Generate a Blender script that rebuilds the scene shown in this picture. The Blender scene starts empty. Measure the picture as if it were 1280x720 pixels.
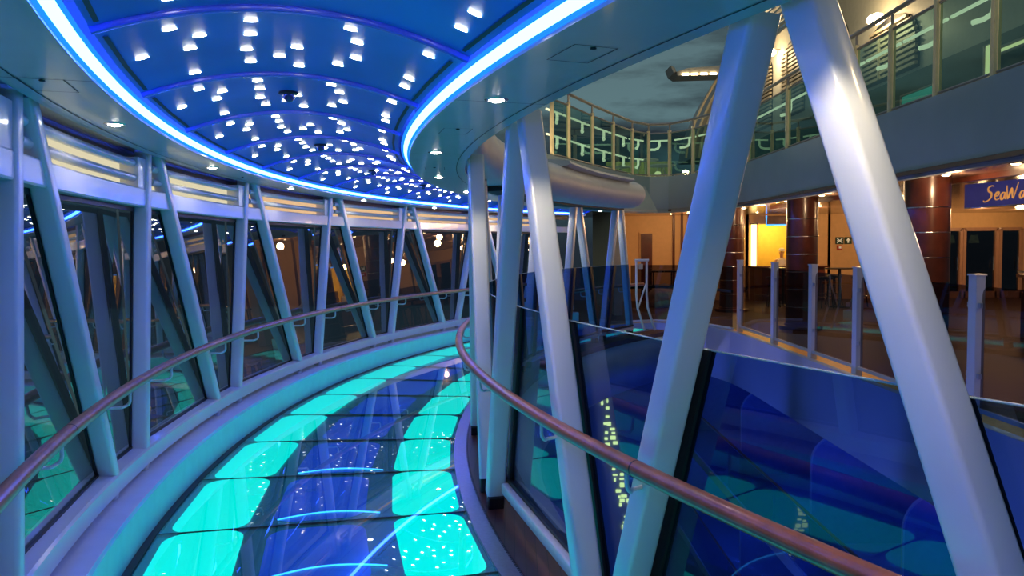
import bpy, math, random
from mathutils import Vector, Matrix
random.seed(7)
sc = bpy.context.scene
COL = sc.collection
PI = math.pi
CX, CY, EYE = 11.545, 7.205, 1.717           # centre of the walkway's arc, eye height

def P(R, th, z):
    a = math.radians(th)
    return Vector((CX - R*math.cos(a), CY + R*math.sin(a), z))
def rad(th):                                  # outward radial direction
    a = math.radians(th); return Vector((-math.cos(a), math.sin(a), 0))

# ------------------------------------------------------------------ materials
def nodes(name):
    m = bpy.data.materials.new(name); m.use_nodes = True
    nt = m.node_tree; nt.nodes.clear()
    out = nt.nodes.new('ShaderNodeOutputMaterial')
    return m, nt, out
def mat(name, col, rough=.4, metal=0, var=.06, scale=8, coat=0, bump=0, emit=None, es=0, spec=.5):
    m, nt, out = nodes(name)
    b = nt.nodes.new('ShaderNodeBsdfPrincipled')
    tc = nt.nodes.new('ShaderNodeTexCoord'); n = nt.nodes.new('ShaderNodeTexNoise')
    n.inputs['Scale'].default_value = scale; n.inputs['Detail'].default_value = 3
    nt.links.new(tc.outputs['Object'], n.inputs['Vector'])
    r = nt.nodes.new('ShaderNodeValToRGB')
    r.color_ramp.elements[0].position = .3; r.color_ramp.elements[1].position = .7
    r.color_ramp.elements[0].color = (*[c*(1-var) for c in col], 1)
    r.color_ramp.elements[1].color = (*[min(1, c*(1+var)) for c in col], 1)
    nt.links.new(n.outputs['Fac'], r.inputs['Fac']); nt.links.new(r.outputs['Color'], b.inputs['Base Color'])
    b.inputs['Roughness'].default_value = rough; b.inputs['Metallic'].default_value = metal
    b.inputs['Specular IOR Level'].default_value = spec
    b.inputs['Coat Weight'].default_value = coat; b.inputs['Coat Roughness'].default_value = .08
    if bump:
        bp = nt.nodes.new('ShaderNodeBump'); bp.inputs['Strength'].default_value = bump; bp.inputs['Distance'].default_value = .01
        nt.links.new(n.outputs['Fac'], bp.inputs['Height']); nt.links.new(bp.outputs['Normal'], b.inputs['Normal'])
    if emit:
        b.inputs['Emission Color'].default_value = (*emit, 1); b.inputs['Emission Strength'].default_value = es
    nt.links.new(b.outputs[0], out.inputs['Surface'])
    return m
def emis(name, col, s):
    m, nt, out = nodes(name)
    e = nt.nodes.new('ShaderNodeEmission'); e.inputs['Color'].default_value = (*col, 1); e.inputs['Strength'].default_value = s
    nt.links.new(e.outputs[0], out.inputs['Surface']); return m
def glass(name, tint, k=1.0, add=0.04, rough=0.0, refl=(1, 1, 1)):
    """thin tinted pane: transparent + mirror by fresnel"""
    m, nt, out = nodes(name)
    t = nt.nodes.new('ShaderNodeBsdfTransparent'); t.inputs['Color'].default_value = (*tint, 1)
    g = nt.nodes.new('ShaderNodeBsdfGlossy'); g.inputs['Roughness'].default_value = rough
    g.inputs['Color'].default_value = (*refl, 1)
    f = nt.nodes.new('ShaderNodeFresnel'); f.inputs['IOR'].default_value = 1.5
    ge = nt.nodes.new('ShaderNodeNewGeometry')
    fr = nt.nodes.new('ShaderNodeMath'); fr.operation = 'MULTIPLY_ADD'; fr.inputs[1].default_value = k; fr.inputs[2].default_value = add; fr.use_clamp = True
    # fresnel from the unsigned facing angle so both faces mirror alike
    dt = nt.nodes.new('ShaderNodeVectorMath'); dt.operation = 'DOT_PRODUCT'
    nt.links.new(ge.outputs['Normal'], dt.inputs[0]); nt.links.new(ge.outputs['Incoming'], dt.inputs[1])
    ab = nt.nodes.new('ShaderNodeMath'); ab.operation = 'ABSOLUTE'; nt.links.new(dt.outputs['Value'], ab.inputs[0])
    om = nt.nodes.new('ShaderNodeMath'); om.operation = 'SUBTRACT'; om.inputs[0].default_value = 1; nt.links.new(ab.outputs[0], om.inputs[1])
    pw = nt.nodes.new('ShaderNodeMath'); pw.operation = 'POWER'; pw.inputs[1].default_value = 4; nt.links.new(om.outputs[0], pw.inputs[0])
    nt.nodes.remove(f)
    nt.links.new(pw.outputs[0], fr.inputs[0])
    mx = nt.nodes.new('ShaderNodeMixShader')
    nt.links.new(fr.outputs[0], mx.inputs['Fac']); nt.links.new(t.outputs[0], mx.inputs[1]); nt.links.new(g.outputs[0], mx.inputs[2])
    nt.links.new(mx.outputs[0], out.inputs['Surface']); return m
def planks(name, c1, c2, w=.09, rough=.4, axis=0, coat=0):
    m, nt, out = nodes(name)
    b = nt.nodes.new('ShaderNodeBsdfPrincipled'); tc = nt.nodes.new('ShaderNodeTexCoord')
    sp = nt.nodes.new('ShaderNodeSeparateXYZ'); nt.links.new(tc.outputs['Object'], sp.inputs[0])
    d = nt.nodes.new('ShaderNodeMath'); d.operation = 'DIVIDE'; d.inputs[1].default_value = w; nt.links.new(sp.outputs[axis], d.inputs[0])
    fl = nt.nodes.new('ShaderNodeMath'); fl.operation = 'FLOOR'; nt.links.new(d.outputs[0], fl.inputs[0])
    fr = nt.nodes.new('ShaderNodeMath'); fr.operation = 'FRACT'; nt.links.new(d.outputs[0], fr.inputs[0])
    wn = nt.nodes.new('ShaderNodeTexWhiteNoise'); wn.noise_dimensions = '1D'; nt.links.new(fl.outputs[0], wn.inputs['W'])
    n = nt.nodes.new('ShaderNodeTexNoise'); n.inputs['Scale'].default_value = 6; nt.links.new(tc.outputs['Object'], n.inputs['Vector'])
    ad = nt.nodes.new('ShaderNodeMath'); ad.operation = 'MULTIPLY_ADD'; ad.inputs[1].default_value = .5
    nt.links.new(wn.outputs['Value'], ad.inputs[0]); 
    ml = nt.nodes.new('ShaderNodeMath'); ml.operation = 'MULTIPLY'; ml.inputs[1].default_value = .5; nt.links.new(n.outputs['Fac'], ml.inputs[0]); nt.links.new(ml.outputs[0], ad.inputs[2])
    mx = nt.nodes.new('ShaderNodeMix'); mx.data_type = 'RGBA'; mx.inputs['A'].default_value = (*c1, 1); mx.inputs['B'].default_value = (*c2, 1)
    nt.links.new(ad.outputs[0], mx.inputs['Factor'])
    gt = nt.nodes.new('ShaderNodeMath'); gt.operation = 'LESS_THAN'; gt.inputs[1].default_value = .06; nt.links.new(fr.outputs[0], gt.inputs[0])
    m2 = nt.nodes.new('ShaderNodeMix'); m2.data_type = 'RGBA'; m2.inputs['B'].default_value = (.01, .008, .006, 1)
    nt.links.new(gt.outputs[0], m2.inputs['Factor']); nt.links.new(mx.outputs['Result'], m2.inputs['A'])
    nt.links.new(m2.outputs['Result'], b.inputs['Base Color']); b.inputs['Roughness'].default_value = rough; b.inputs['Coat Weight'].default_value = coat
    nt.links.new(b.outputs[0], out.inputs['Surface']); return m

M = dict(
    white=mat('white_gloss_paint', (.62, .64, .66), .28, var=.03, scale=4, coat=.3),
    soffit=mat('soffit_paint', (.30, .44, .48), .32, var=.06, scale=3, coat=.35),
    kerb=mat('kerb_teal_lit_paint', (.24, .80, .76), .5, var=.04), ledge=mat('ledge_paint', (.70, .72, .76), .4, var=.04),  # teal floor light put into the colour of the white kerb
    black=mat('black_gasket', (.006, .006, .007), .45, var=.1),
    vault=mat('blue_gloss_vault', (.03, .20, .62), .38, metal=.1, var=.15, scale=1.5, coat=.06, spec=.3),
    rib=mat('blue_rib', (.06, .12, .60), .25, var=.05, coat=.3),
    neon=emis('neon_cyan', (.024, .085, 1.0), 31), neonhalo=emis('neon_blue_halo', (.01, .16, 1.0), 1.5), arcglow=emis('floor_reflection_arc', (.03, .35, 1.0), 2.6),
    star=emis('star_led', (1.0, .98, .76), 26),
    down=emis('downlight_lens', (1.0, .95, .84), 30),
    downw=emis('warm_downlight_and_underside_glow', (1.0, .72, .38), 14),
    chrome=mat('satin_steel', (.55, .56, .58), .25, metal=1, var=.04),
    strip=mat('brushed_metal_strip', (.42, .42, .55), .3, metal=.9, var=.08, scale=40),
    rail=mat('varnished_mahogany', (.33, .10, .045), .28, var=.25, scale=14, coat=.25),
    wood=planks('dark_teak', (.075, .028, .018), (.13, .05, .03), .06, .35, 0, .2),
    win=glass('night_window_glass', (.32, .40, .50), .75, .13),
    inner=glass('tinted_balustrade_glass', (.13, .29, .60), .5, .045),
    smoke=glass('smoked_glass', (.22, .19, .20), .6, .04),
    screen=glass('green_windscreen_glass', (.30, .48, .46), .7, .12, refl=(.75, 1, .95)),
    floorglass=glass('floor_glass', (.86, .93, .97), .85, .045, rough=.01),
    cyan=emis('cyan_light_panel', (0.0, .84, .72), 1.0),
    deep=mat('blue_viewing_glass', (.012, .03, .25), .12, var=.25, scale=2, emit=(.008, .10, .80), es=.36),  # emission stands in for the blue-lit water seen through the floor
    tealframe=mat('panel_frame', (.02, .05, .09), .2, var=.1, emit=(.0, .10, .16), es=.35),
    cream=emis('clerestory_glow', (.80, .72, .48), .72),
    peach=emis('clerestory_glow_peach', (.86, .55, .30), .72),
    roof=mat('roof_panel', (.32, .36, .38), .5, var=.05),
    bull=mat('bullnose_paint', (.62, .62, .62), .5, var=.05, scale=3),
    fascia=mat('grey_fascia', (.36, .45, .50), .5, var=.06, scale=1.2),
    hull=mat('hull_side', (.42, .46, .52), .4, var=.05, scale=1.5),
    balc=mat('balcony_panel', (.35, .40, .55), .45, var=.06),
    dark=mat('dark_void', (.01, .012, .02), .6),
    gold=mat('bronze_post', (.85, .70, .42), .35, metal=.1, var=.08),
    pipe=mat('grey_pipe', (.36, .32, .30), .35, metal=.4, var=.06),
    deck=planks('deck_boards', (.11, .065, .04), (.16, .10, .06), .12, .5, 1, 0),
    teak=mat('orange_teak_margin', (.92, .40, .05), .5, var=.15, scale=20),
    mahog=mat('mahogany_veneer', (.095, .023, .012), .3, var=.3, scale=5, coat=.25),
    soff2=mat('bronze_soffit', (.20, .12, .09), .22, metal=.3, var=.1, scale=2, coat=.4),
    peachwall=mat('peach_wall', (.66, .42, .20), .6, var=.04),
    yellow=mat('yellow_bar_wall', (.80, .56, .10), .6, var=.05),
    barglow=emis('warm_light_panel', (1.0, .66, .22), 5),
    blueneon=emis('blue_sign_edge', (.05, .28, 1.0), 2.2),
    signblue=mat('blue_sign_board', (.035, .05, .24), .35, var=.2, scale=3, emit=(.05, .05, .5), es=.10),
    signgold=mat('gold_lettering', (.80, .45, .13), .4, var=.1, emit=(.8, .42, .10), es=.25),
    doorglass=glass('door_glass', (.10, .11, .11), .8, .14),
    frame=mat('rose_door_frame', (.42, .24, .16), .4, var=.05),
    louver=mat('louvre_metal', (.40, .34, .25), .5, metal=.2, var=.08),
    house=mat('superstructure_paint', (.46, .44, .38), .5, var=.05),
    lampglow=emis('flood_lamp', (1.0, .72, .35), 30),
    winglow=emis('lit_window', (.85, .80, .34), 1.1),
    greenglow=emis('green_lit_window', (.10, .46, .33), .55),
    lightrail=mat('cream_handrail', (.80, .76, .55), .35, var=.04, emit=(.8, .75, .45), es=1.1),  # glow put into the cream rail to make it look lamp-lit
    tarp=mat('grey_tarp', (.40, .36, .30), .75, var=.15, bump=.4),
    skin=mat('skin', (.55, .32, .20), .5, var=.05), cap=mat('white_cloth', (.8, .78, .74), .8, var=.04),
    grey=mat('grey_metal', (.42, .42, .43), .4, metal=.3), signdark=mat('sign_dark_green', (.01, .05, .03), .4),
    signwhite=mat('sign_white', (.8, .85, .75), .5, emit=(.8, .85, .7), es=.15), red=mat('red_plastic', (.5, .05, .03), .4),
    sea=mat('dark_sea', (.004, .007, .012), .15, var=.3, scale=.2, bump=.3),
    goldglow=emis('golden_glow', (1.0, .66, .14), 3.6),
)
M['cyan'].node_tree  # emission only

# ------------------------------------------------------------------ mesh tools
class MB:
    def __init__(s): s.v = []; s.f = []
    def add(s, vs, fs):
        o = len(s.v); s.v += [tuple(v) for v in vs]; s.f += [tuple(i+o for i in f) for f in fs]; return s
    def quad(s, *ps): return s.add(ps, [tuple(range(len(ps)))])
    def box(s, c, d, rz=0):
        c = Vector(c); a, b, h = d[0]/2, d[1]/2, d[2]/2; R = Matrix.Rotation(rz, 3, 'Z')
        vs = [c + R @ Vector((x*a, y*b, z*h)) for z in (-1, 1) for x, y in ((-1, -1), (1, -1), (1, 1), (-1, 1))]
        return s.add(vs, [(3, 2, 1, 0), (4, 5, 6, 7), (0, 1, 5, 4), (1, 2, 6, 5), (2, 3, 7, 6), (3, 0, 4, 7)])
    def sweep(s, prof, path, up=Vector((0, 0, 1)), ups=None, caps=True, closed=False):
        """profile (a,b): a along side = tangent x up, b along up"""
        path = [Vector(p) for p in path]; n = len(path); m = len(prof); vs = []
        for i, p in enumerate(path):
            if closed: t = path[(i+1) % n] - path[i-1]
            else: t = path[min(i+1, n-1)] - path[max(i-1, 0)]
            t.normalize(); u = Vector(ups[i]) if ups else up
            sd = t.cross(u)
            if sd.length < 1e-5: sd = t.cross(Vector((1, 0, 0)))
            sd.normalize(); u2 = sd.cross(t)
            vs += [p + sd*a + u2*b for a, b in prof]
        fs = []
        for i in range(n if closed else n-1):
            j = (i+1) % n
            for k in range(m):
                l = (k+1) % m
                fs.append((i*m+k, i*m+l, j*m+l, j*m+k))
        if caps and not closed:
            fs.append(tuple(range(m))[::-1]); fs.append(tuple((n-1)*m + k for k in range(m)))
        return s.add(vs, fs)
    def tube(s, path, r, n=10, closed=False, up=Vector((0, 0, 1))):
        return s.sweep([(r*math.cos(2*PI*k/n), r*math.sin(2*PI*k/n)) for k in range(n)], path, up=up, closed=closed)
    def arc(s, prof, t0, t1, step=1.0, closed=True, caps=True):
        """(R,z) profile swept round the walkway's centre"""
        n = max(1, int(math.ceil(abs(t1-t0)/step))); m = len(prof); vs = []
        for i in range(n+1):
            th = t0 + (t1-t0)*i/n
            vs += [P(R, th, z) for R, z in prof]
        fs = []
        for i in range(n):
            for k in range(m if closed else m-1):
                l = (k+1) % m
                fs.append((i*m+k, (i+1)*m+k, (i+1)*m+l, i*m+l))
        if closed and caps: fs += [tuple(range(m)), tuple(n*m + k for k in range(m))[::-1]]
        return s.add(vs, fs)
    def lathe(s, c, prof, n=16, axis='z'):
        c = Vector(c); m = len(prof); vs = []
        for i in range(n):
            a = 2*PI*i/n
            for r, h in prof:
                v = Vector((r*math.cos(a), r*math.sin(a), h))
                if axis == 'x': v = Vector((h, v.x, v.y))
                if axis == 'y': v = Vector((v.x, h, v.y))
                vs.append(c + v)
        fs = []
        for i in range(n):
            j = (i+1) % n
            for k in range(m-1): fs.append((i*m+k, j*m+k, j*m+k+1, i*m+k+1))
        return s.add(vs, fs)
    def ball(s, c, r, n=12, m=8):
        c = Vector(c); r = Vector(r) if not isinstance(r, (int, float)) else Vector((r, r, r))
        vs = []; fs = []
        for j in range(m+1):
            ph = PI*j/m
            for i in range(n):
                a = 2*PI*i/n
                vs.append(c + Vector((r.x*math.sin(ph)*math.cos(a), r.y*math.sin(ph)*math.sin(a), r.z*math.cos(ph))))
        for j in range(m):
            for i in range(n):
                k = (i+1) % n; fs.append((j*n+i, (j+1)*n+i, (j+1)*n+k, j*n+k))
        return s.add(vs, fs)
    def prism(s, pts, d):
        """closed polygon pts extruded by vector d"""
        d = Vector(d); n = len(pts); pts = [Vector(p) for p in pts]
        vs = pts + [p + d for p in pts]
        return s.add(vs, [tuple(range(n))[::-1], tuple(range(n, 2*n))] + [(i, (i+1) % n, n+(i+1) % n, n+i) for i in range(n)])

def obj(name, mb, m, parent=None, smooth=False, bevel=0):
    me = bpy.data.meshes.new(name); me.from_pydata(mb.v, [], mb.f); me.validate(); me.update()
    import bmesh
    bm = bmesh.new(); bm.from_mesh(me); bmesh.ops.remove_doubles(bm, verts=bm.verts, dist=1e-5)
    bmesh.ops.recalc_face_normals(bm, faces=bm.faces); bm.to_mesh(me); bm.free()
    o = bpy.data.objects.new(name, me); COL.objects.link(o); me.materials.append(M[m] if isinstance(m, str) else m)
    if smooth:
        me.polygons.foreach_set('use_smooth', [True]*len(me.polygons))
        me.set_sharp_from_angle(angle=math.radians(40))
    if bevel:
        b = o.modifiers.new('bevel', 'BEVEL'); b.width = bevel; b.segments = 2; b.limit_method = 'ANGLE'
    if parent: 
        o.parent = parent
        o.matrix_parent_inverse = Matrix.Translation(-parent.location)
    return o
def tag(o, label, cat, group=None, kind=None):
    o['label'] = label; o['category'] = cat
    if group: o['group'] = group
    if kind: o['kind'] = kind
    return o
def thing(name, label, cat, loc=(0, 0, 0), group=None, kind=None):
    o = bpy.data.objects.new(name, None); COL.objects.link(o); o.location = loc; o.empty_display_size = .1
    return tag(o, label, cat, group, kind)
def rrect(w, h, r=.015, n=3):
    out = []
    for cx, cy, a0 in ((w/2-r, h/2-r, 0), (-w/2+r, h/2-r, 90), (-w/2+r, -h/2+r, 180), (w/2-r, -h/2+r, 270)):
        for k in range(n+1):
            a = math.radians(a0 + 90*k/n); out.append((cx + r*math.cos(a), cy + r*math.sin(a)))
    return out
def light(name, kind, loc, energy, col, size=.1, rot=None, spot=None, **kw):
    l = bpy.data.lights.new(name, kind); l.energy = energy; l.color = col
    if kind == 'AREA':
        l.size = size
        if 'sy' in kw: l.shape = 'RECTANGLE'; l.size_y = kw['sy']
    else: l.shadow_soft_size = size
    if spot: l.spot_size = math.radians(spot); l.spot_blend = .6
    o = bpy.data.objects.new(name, l); COL.objects.link(o); o.location = loc
    if rot: o.rotation_euler = rot
    return o
ORD = ['first', 'second', 'third', 'fourth', 'fifth', 'sixth', 'seventh', 'eighth', 'ninth', 'tenth', 'eleventh', 'twelfth', 'thirteenth', 'fourteenth', 'fifteenth', 'sixteenth', 'seventeenth', 'eighteenth', 'nineteenth', 'twentieth', 'twenty-first', 'twenty-second']

T0, T1 = -42, 44
# ------------------------------------------------------------------ walkway floor
PIT = 4.55
joint = [-38.3 + PIT*k for k in range(19)]
def floor_panel(k):
    a, b = joint[k], joint[k+1]; mid = (a+b)/2
    t = thing('floor_panel', '%s glass floor panel of the walkway from the near end, cyan lit at both sides' % ORD[k], 'floor panel', P(13.0, mid, -.06), 'glass floor panels of the walkway')
    g = .02
    obj('glass_pane', MB().arc([(12.075, 0), (13.955, 0)], a+.03, b-.03, 5, closed=False), 'floorglass', t)
    obj('panel_frame', MB().arc([(12.075, -.012), (13.955, -.012)], a, b, 2.3, closed=False), 'tealframe', t)
    def patch(r0, r1, rc, z, s0=g, s1=g):
        # rounded patch in polar space; angular corner radius matched to rc metres
        da = math.degrees(rc/13.0); pts = []
        for R, th, a0 in ((r1-rc, b-s1-da, 0), (r0+rc, b-s1-da, 90), (r0+rc, a+s0+da, 180), (r1-rc, a+s0+da, 270)):
            for q in range(6):
                an = math.radians(a0 + 90*q/5)
                pts.append(P(R + rc*math.cos(an), th + da*math.sin(an), z))
        return MB().quad(*pts)
    obj('light_panel', patch(13.44, 13.90, .13, -.006), 'cyanp', t)
    obj('light_panel', patch(12.11, 12.55, .13, -.006), 'cyanp', t)
    obj('joint', MB().arc([(12.075, -.05), (12.075, .001), (13.955, .001), (13.955, -.05)], b-.018, b+.018, 1), 'black', t)
    obj('viewing_window', patch(12.72, 13.30, .14, -.008, .30, .25), 'deep', t)
    if 4 <= k <= 7:  # glowing arcs imitate ceiling light mirrored in the floor glass
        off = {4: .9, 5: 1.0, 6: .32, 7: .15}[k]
        obj('reflection_arc', MB().tube([P(13.27-.64*q/12, a + off + .55*math.sin(PI*(q+1.5)/15), -.004) for q in range(13)], .0045, 6), 'arcglow', t)
    return t
# light panels: luminous diffuser, emission colour mottled by noise
def cyan_material():
    m, nt, out = nodes('cyan_light_diffuser')
    e = nt.nodes.new('ShaderNodeEmission'); n = nt.nodes.new('ShaderNodeTexNoise'); n.inputs['Scale'].default_value = 1.2
    tc = nt.nodes.new('ShaderNodeTexCoord'); nt.links.new(tc.outputs['Object'], n.inputs['Vector'])
    r = nt.nodes.new('ShaderNodeValToRGB'); r.color_ramp.elements[0].color = (0, .85, .74, 1); r.color_ramp.elements[1].color = (0, .97, .84, 1)
    nt.links.new(n.outputs['Fac'], r.inputs['Fac']); nt.links.new(r.outputs['Color'], e.inputs['Color']); e.inputs['Strength'].default_value = 1.0
    nt.links.new(e.outputs[0], out.inputs['Surface']); return m
M['cyanp'] = cyan_material()
for k in range(18): floor_panel(k)
o = obj('floor', MB().arc([(11.62, -.32), (14.4, -.32), (14.4, -.08), (11.62, -.08)], T0, T1, 2), 'dark'); tag(o, 'dark structural slab under the glass walkway floor', 'floor', kind='structure')
# inner margin: metal strip with teeth, wood boards, edge
o = obj('trim_1', MB().arc([(12.075, -.08), (12.075, .004), (11.965, .004), (11.965, -.08)], T0, T1, 2.275), 'strip')
tag(o, 'brushed metal strip edging the inner side of the glass floor', 'floor trim', kind='structure')
tb = MB()
for i in range(520):
    th = -36 + i*.12
    if th > 14: break
    tb.arc([(11.972, .0045), (11.972, .0055), (11.957, .0055), (11.957, .0045)], th, th+.06, 1)
obj('toothed_edge', tb, 'black', o)
o = obj('trim_2', MB().arc([(11.965, -.08), (11.965, 0), (11.60, 0), (11.60, -.08)], T0, T1, 1), 'wood')
tag(o, 'dark wood boards along the foot of the inner struts', 'floor trim', kind='structure')
# outer kerb
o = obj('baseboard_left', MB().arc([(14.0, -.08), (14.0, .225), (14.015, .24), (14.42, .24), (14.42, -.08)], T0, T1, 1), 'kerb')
tag(o, 'teal lit white kerb along the foot of the outer window wall', 'kerb', kind='structure')
obj('ledge_top', MB().arc([(14.012, .2405), (14.42, .2405), (14.42, .244), (14.012, .244)], T0, T1, 1), 'ledge', o)
obj('shadow_gap', MB().arc([(13.955, -.08), (13.955, .003), (14.0, .003), (14.0, -.08)], T0, T1, 1), 'black', o)
# ------------------------------------------------------------------ outer wall
RW = 14.2
o = obj('trim_3', MB().arc([(14.135, .295), (14.14, .385), (14.155, .395), (14.30, .405), (14.30, .295)], T0, T1, 1), 'white')
tag(o, 'white sill bar under the outer windows', 'window sill', kind='structure')
o2 = obj('trim_4', MB().arc([(14.170, 2.005), (14.164, 2.015), (14.164, 2.12), (14.170, 2.13), (14.27, 2.13), (14.27, 2.005)], T0, T1, 1), 'white')
tag(o2, 'white transom bar between the outer windows and the clerestory', 'transom', kind='structure')
o3 = obj('wall_left', MB().arc([(14.30, 2.29), (14.30, 2.62), (14.38, 2.62), (14.38, 2.29)], T0, T1, 1), mat('dark_upper_wall', (.10, .07, .06), .4))
tag(o3, 'dark band of wall above the clerestory under the roof', 'wall', kind='structure')

def strut(name, parent, R, th0, z0, th1, z1, w, h, m='white'):
    p0, p1 = P(R, th0, z0), P(R, th1, z1); u = rad((th0+th1)/2)
    return obj(name, MB().sweep(rrect(w, h, .018), [p0, p1], up=u), m, parent, smooth=True)
out_legs = [(-35.5, -34.5, -29.2, -33.7), (-26.4, -25.4, -20.2, -24.6), (-17.31, -16.27, -11.11, -15.55), (-8.66, -7.62, -1.88, -6.65), (.37, 1.75, 7.29, 2.72),
            (9.73, 11.42, 16.6, 12.55), (19.01, 21.0, 25.93, 21.95), (27.99, 30.6, 35.0, 31.6), (37.2, 39.8, 43.5, 40.8)]   # foot, top of each leg pair, degrees
out_apex = [(q[1]+q[3])/2 for q in out_legs]
OZ0, OZ1 = .38, 2.40
outer_legs = []
names_o = ['behind the viewer', 'beside the viewer', 'at the near left edge', 'second from the near left edge', 'third from the near left edge', 'fourth from the near left edge', 'fifth from the near left edge', 'sixth from the near left edge', 'last before the ship']
for k, a in enumerate(out_apex):
    t = thing('strut_frame', 'blue lit white A-frame strut of the outer window wall, %s' % names_o[k], 'strut', P(RW, a, .24), 'A-frame struts of the outer wall')
    fl, tl, fr, tr = out_legs[k]
    strut('leg', t, RW, fl, OZ0, tl, OZ1, .09, .10)
    strut('leg', t, RW, fr, OZ0, tr, OZ1, .09, .10)
    for th in (fl, fr):
        obj('foot', MB().sweep(rrect(.085, .085, .02), [P(14.2, th, .235), P(14.2, th, .30)], up=rad(th)), 'white', t, smooth=True)
    outer_legs += [(fl, tl), (fr, tr)]
outer_legs.sort()
def lerp(leg, z, z0=OZ0, z1=OZ1): return leg[0] + (leg[1]-leg[0])*(z-z0)/(z1-z0)
WZ0, WZ1, WR = .40, 2.003, 14.262
def band(leg, R, w, zs=(WZ0, WZ1), th=.012, shift=0):
    """black glazing bead standing behind a leg"""
    d = math.degrees(w/2/R); vs = []
    pts = [P(R, lerp(leg, zs[0])-d+shift, zs[0]), P(R, lerp(leg, zs[0])+d+shift, zs[0]), P(R, lerp(leg, zs[1])+d+shift, zs[1]), P(R, lerp(leg, zs[1])-d+shift, zs[1])]
    return MB().prism(pts, rad(leg[0])*th)
for i in range(len(outer_legs)-1):
    L, Rr = outer_legs[i], outer_legs[i+1]; d = .32
    w = MB().quad(P(WR-.012, lerp(L, WZ0)+d*.3, WZ0), P(WR-.012, lerp(Rr, WZ0)-d*.3, WZ0), P(WR+.10, lerp(Rr, WZ1)-d*.3, WZ1), P(WR+.10, lerp(L, WZ1)+d*.3, WZ1))
    o = obj('window_%d' % (i+1), w, 'win')
    kind = 'between the two legs of one A-frame' if i % 2 == 0 else 'between two neighbouring A-frames'
    tag(o, '%s dark outer window pane from the near end, %s' % (ORD[i] if i < 22 else str(i), kind), 'window', 'outer window panes', 'structure')
    obj('gasket', band(Rr, 14.245, .12), 'black', o)
    obj('gasket', band(L, 14.245, .10), 'black', o)
    gb = MB().sweep([(-.008, -.012), (.008, -.012), (.008, .012), (-.008, .012)], [P(14.248, lerp(L, WZ0), WZ0+.004), P(14.248, lerp(Rr, WZ0), WZ0+.004)])
    gb.sweep([(-.008, -.014), (.008, -.014), (.008, .014), (-.008, .014)], [P(14.248, lerp(L, WZ1), WZ1-.014), P(14.248, lerp(Rr, WZ1), WZ1-.014)])
    obj('gasket_edge', gb, 'black', o)
# clerestory: per bay, two rounded bars in front of a strip glowing in place of the lit overhang
n0 = 30
for k in range(len(out_apex)-1):
    a, b = out_apex[k]+.42, out_apex[k+1]-.42
    o = obj('window_%d' % (n0+k), MB().arc([(14.285, 2.13), (14.285, 2.30)], a+.2, b-.9, 2, closed=False), 'cream' if k < 4 else 'peach')
    tag(o, '%s clerestory strip from the near end, added %s glow behind two rounded bars' % (ORD[k], 'cream' if k < 4 else 'peach'), 'clerestory window', 'clerestory strips over the outer windows', 'structure')
    for z in (2.195, 2.29):
        bm_ = MB(); n = 8; pr = [(14.215 + .034*math.cos(2*PI*q/12), z + .027*math.sin(2*PI*q/12)) for q in range(12)]
        bm_.arc(pr, a-.3, b+.3, 1)
        obj('bar', bm_, 'white', o, smooth=True)
    obj('end_block', MB().arc([(14.17, 2.13), (14.17, 2.33), (14.30, 2.33), (14.30, 2.13)], b-.9, b+.1, 1), 'white', o)
# ------------------------------------------------------------------ ceiling
RN0, RN1 = 12.46, 13.72                      # vault springing
def vz(R): 
    u = (R-(RN0+RN1)/2)/((RN1-RN0)/2); return 2.425 + .125*(1-u*u)
NV = 16
cl = obj('ceiling', MB().arc([(RN0+(RN1-RN0)*i/NV, vz(RN0+(RN1-RN0)*i/NV)) for i in range(NV+1)], T0, T1, 1.1, closed=False), 'vault', smooth=True)
tag(cl, 'shallow glossy blue vaulted ceiling over the walkway', 'ceiling', kind='structure')
ribs = [-38.3 + PIT*k for k in range(19)]
for th in ribs:
    path = [P(RN0+(RN1-RN0)*i/NV, th, vz(RN0+(RN1-RN0)*i/NV)-.006) for i in range(NV+1)]
    obj('rib', MB().sweep(rrect(.028, .03, .008, 2), path), 'rib', cl, smooth=True)
rf = obj('roof', MB().arc([(11.97, 2.365), (11.97, 2.41), (12.25, 2.9), (13.9, 2.9), (14.42, 2.66), (14.42, 2.40), (14.10, 2.40), (13.85, 2.80), (12.35, 2.80), (12.1, 2.40)], T0, T1, 1.1), 'roof')
tag(rf, 'thin roof shell over the curved walkway', 'roof', kind='structure')
so = obj('trim_5', MB().arc([(13.80, 2.36), (14.13, 2.36), (14.13, 2.385), (13.80, 2.385)], T0, T1, 1.1), 'soffit')
tag(so, 'teal lit painted soffit along the outer side of the vault', 'soffit', kind='structure')
si = obj('trim_6', MB().arc([(12.385, 2.36), (11.955, 2.36), (11.955, 2.385), (12.385, 2.385)], T0, T1, 1.1), 'soffit')
tag(si, 'teal lit painted soffit along the inner side of the vault', 'soffit', kind='structure')
for par, Ra, Rb, R3 in ((so, 13.80, 14.13, 14.06), (si, 11.955, 12.385, 12.02)):
    sm = MB().arc([(R3, 2.3585), (R3+.006, 2.3585)], T0, T1, 1.1, closed=False)
    for th in ribs[::2]: sm.arc([(Ra, 2.3585), (Rb, 2.3585)], th+2.2, th+2.225, 1, closed=False)
    obj('panel_seam', sm, 'dark', par)
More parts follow.
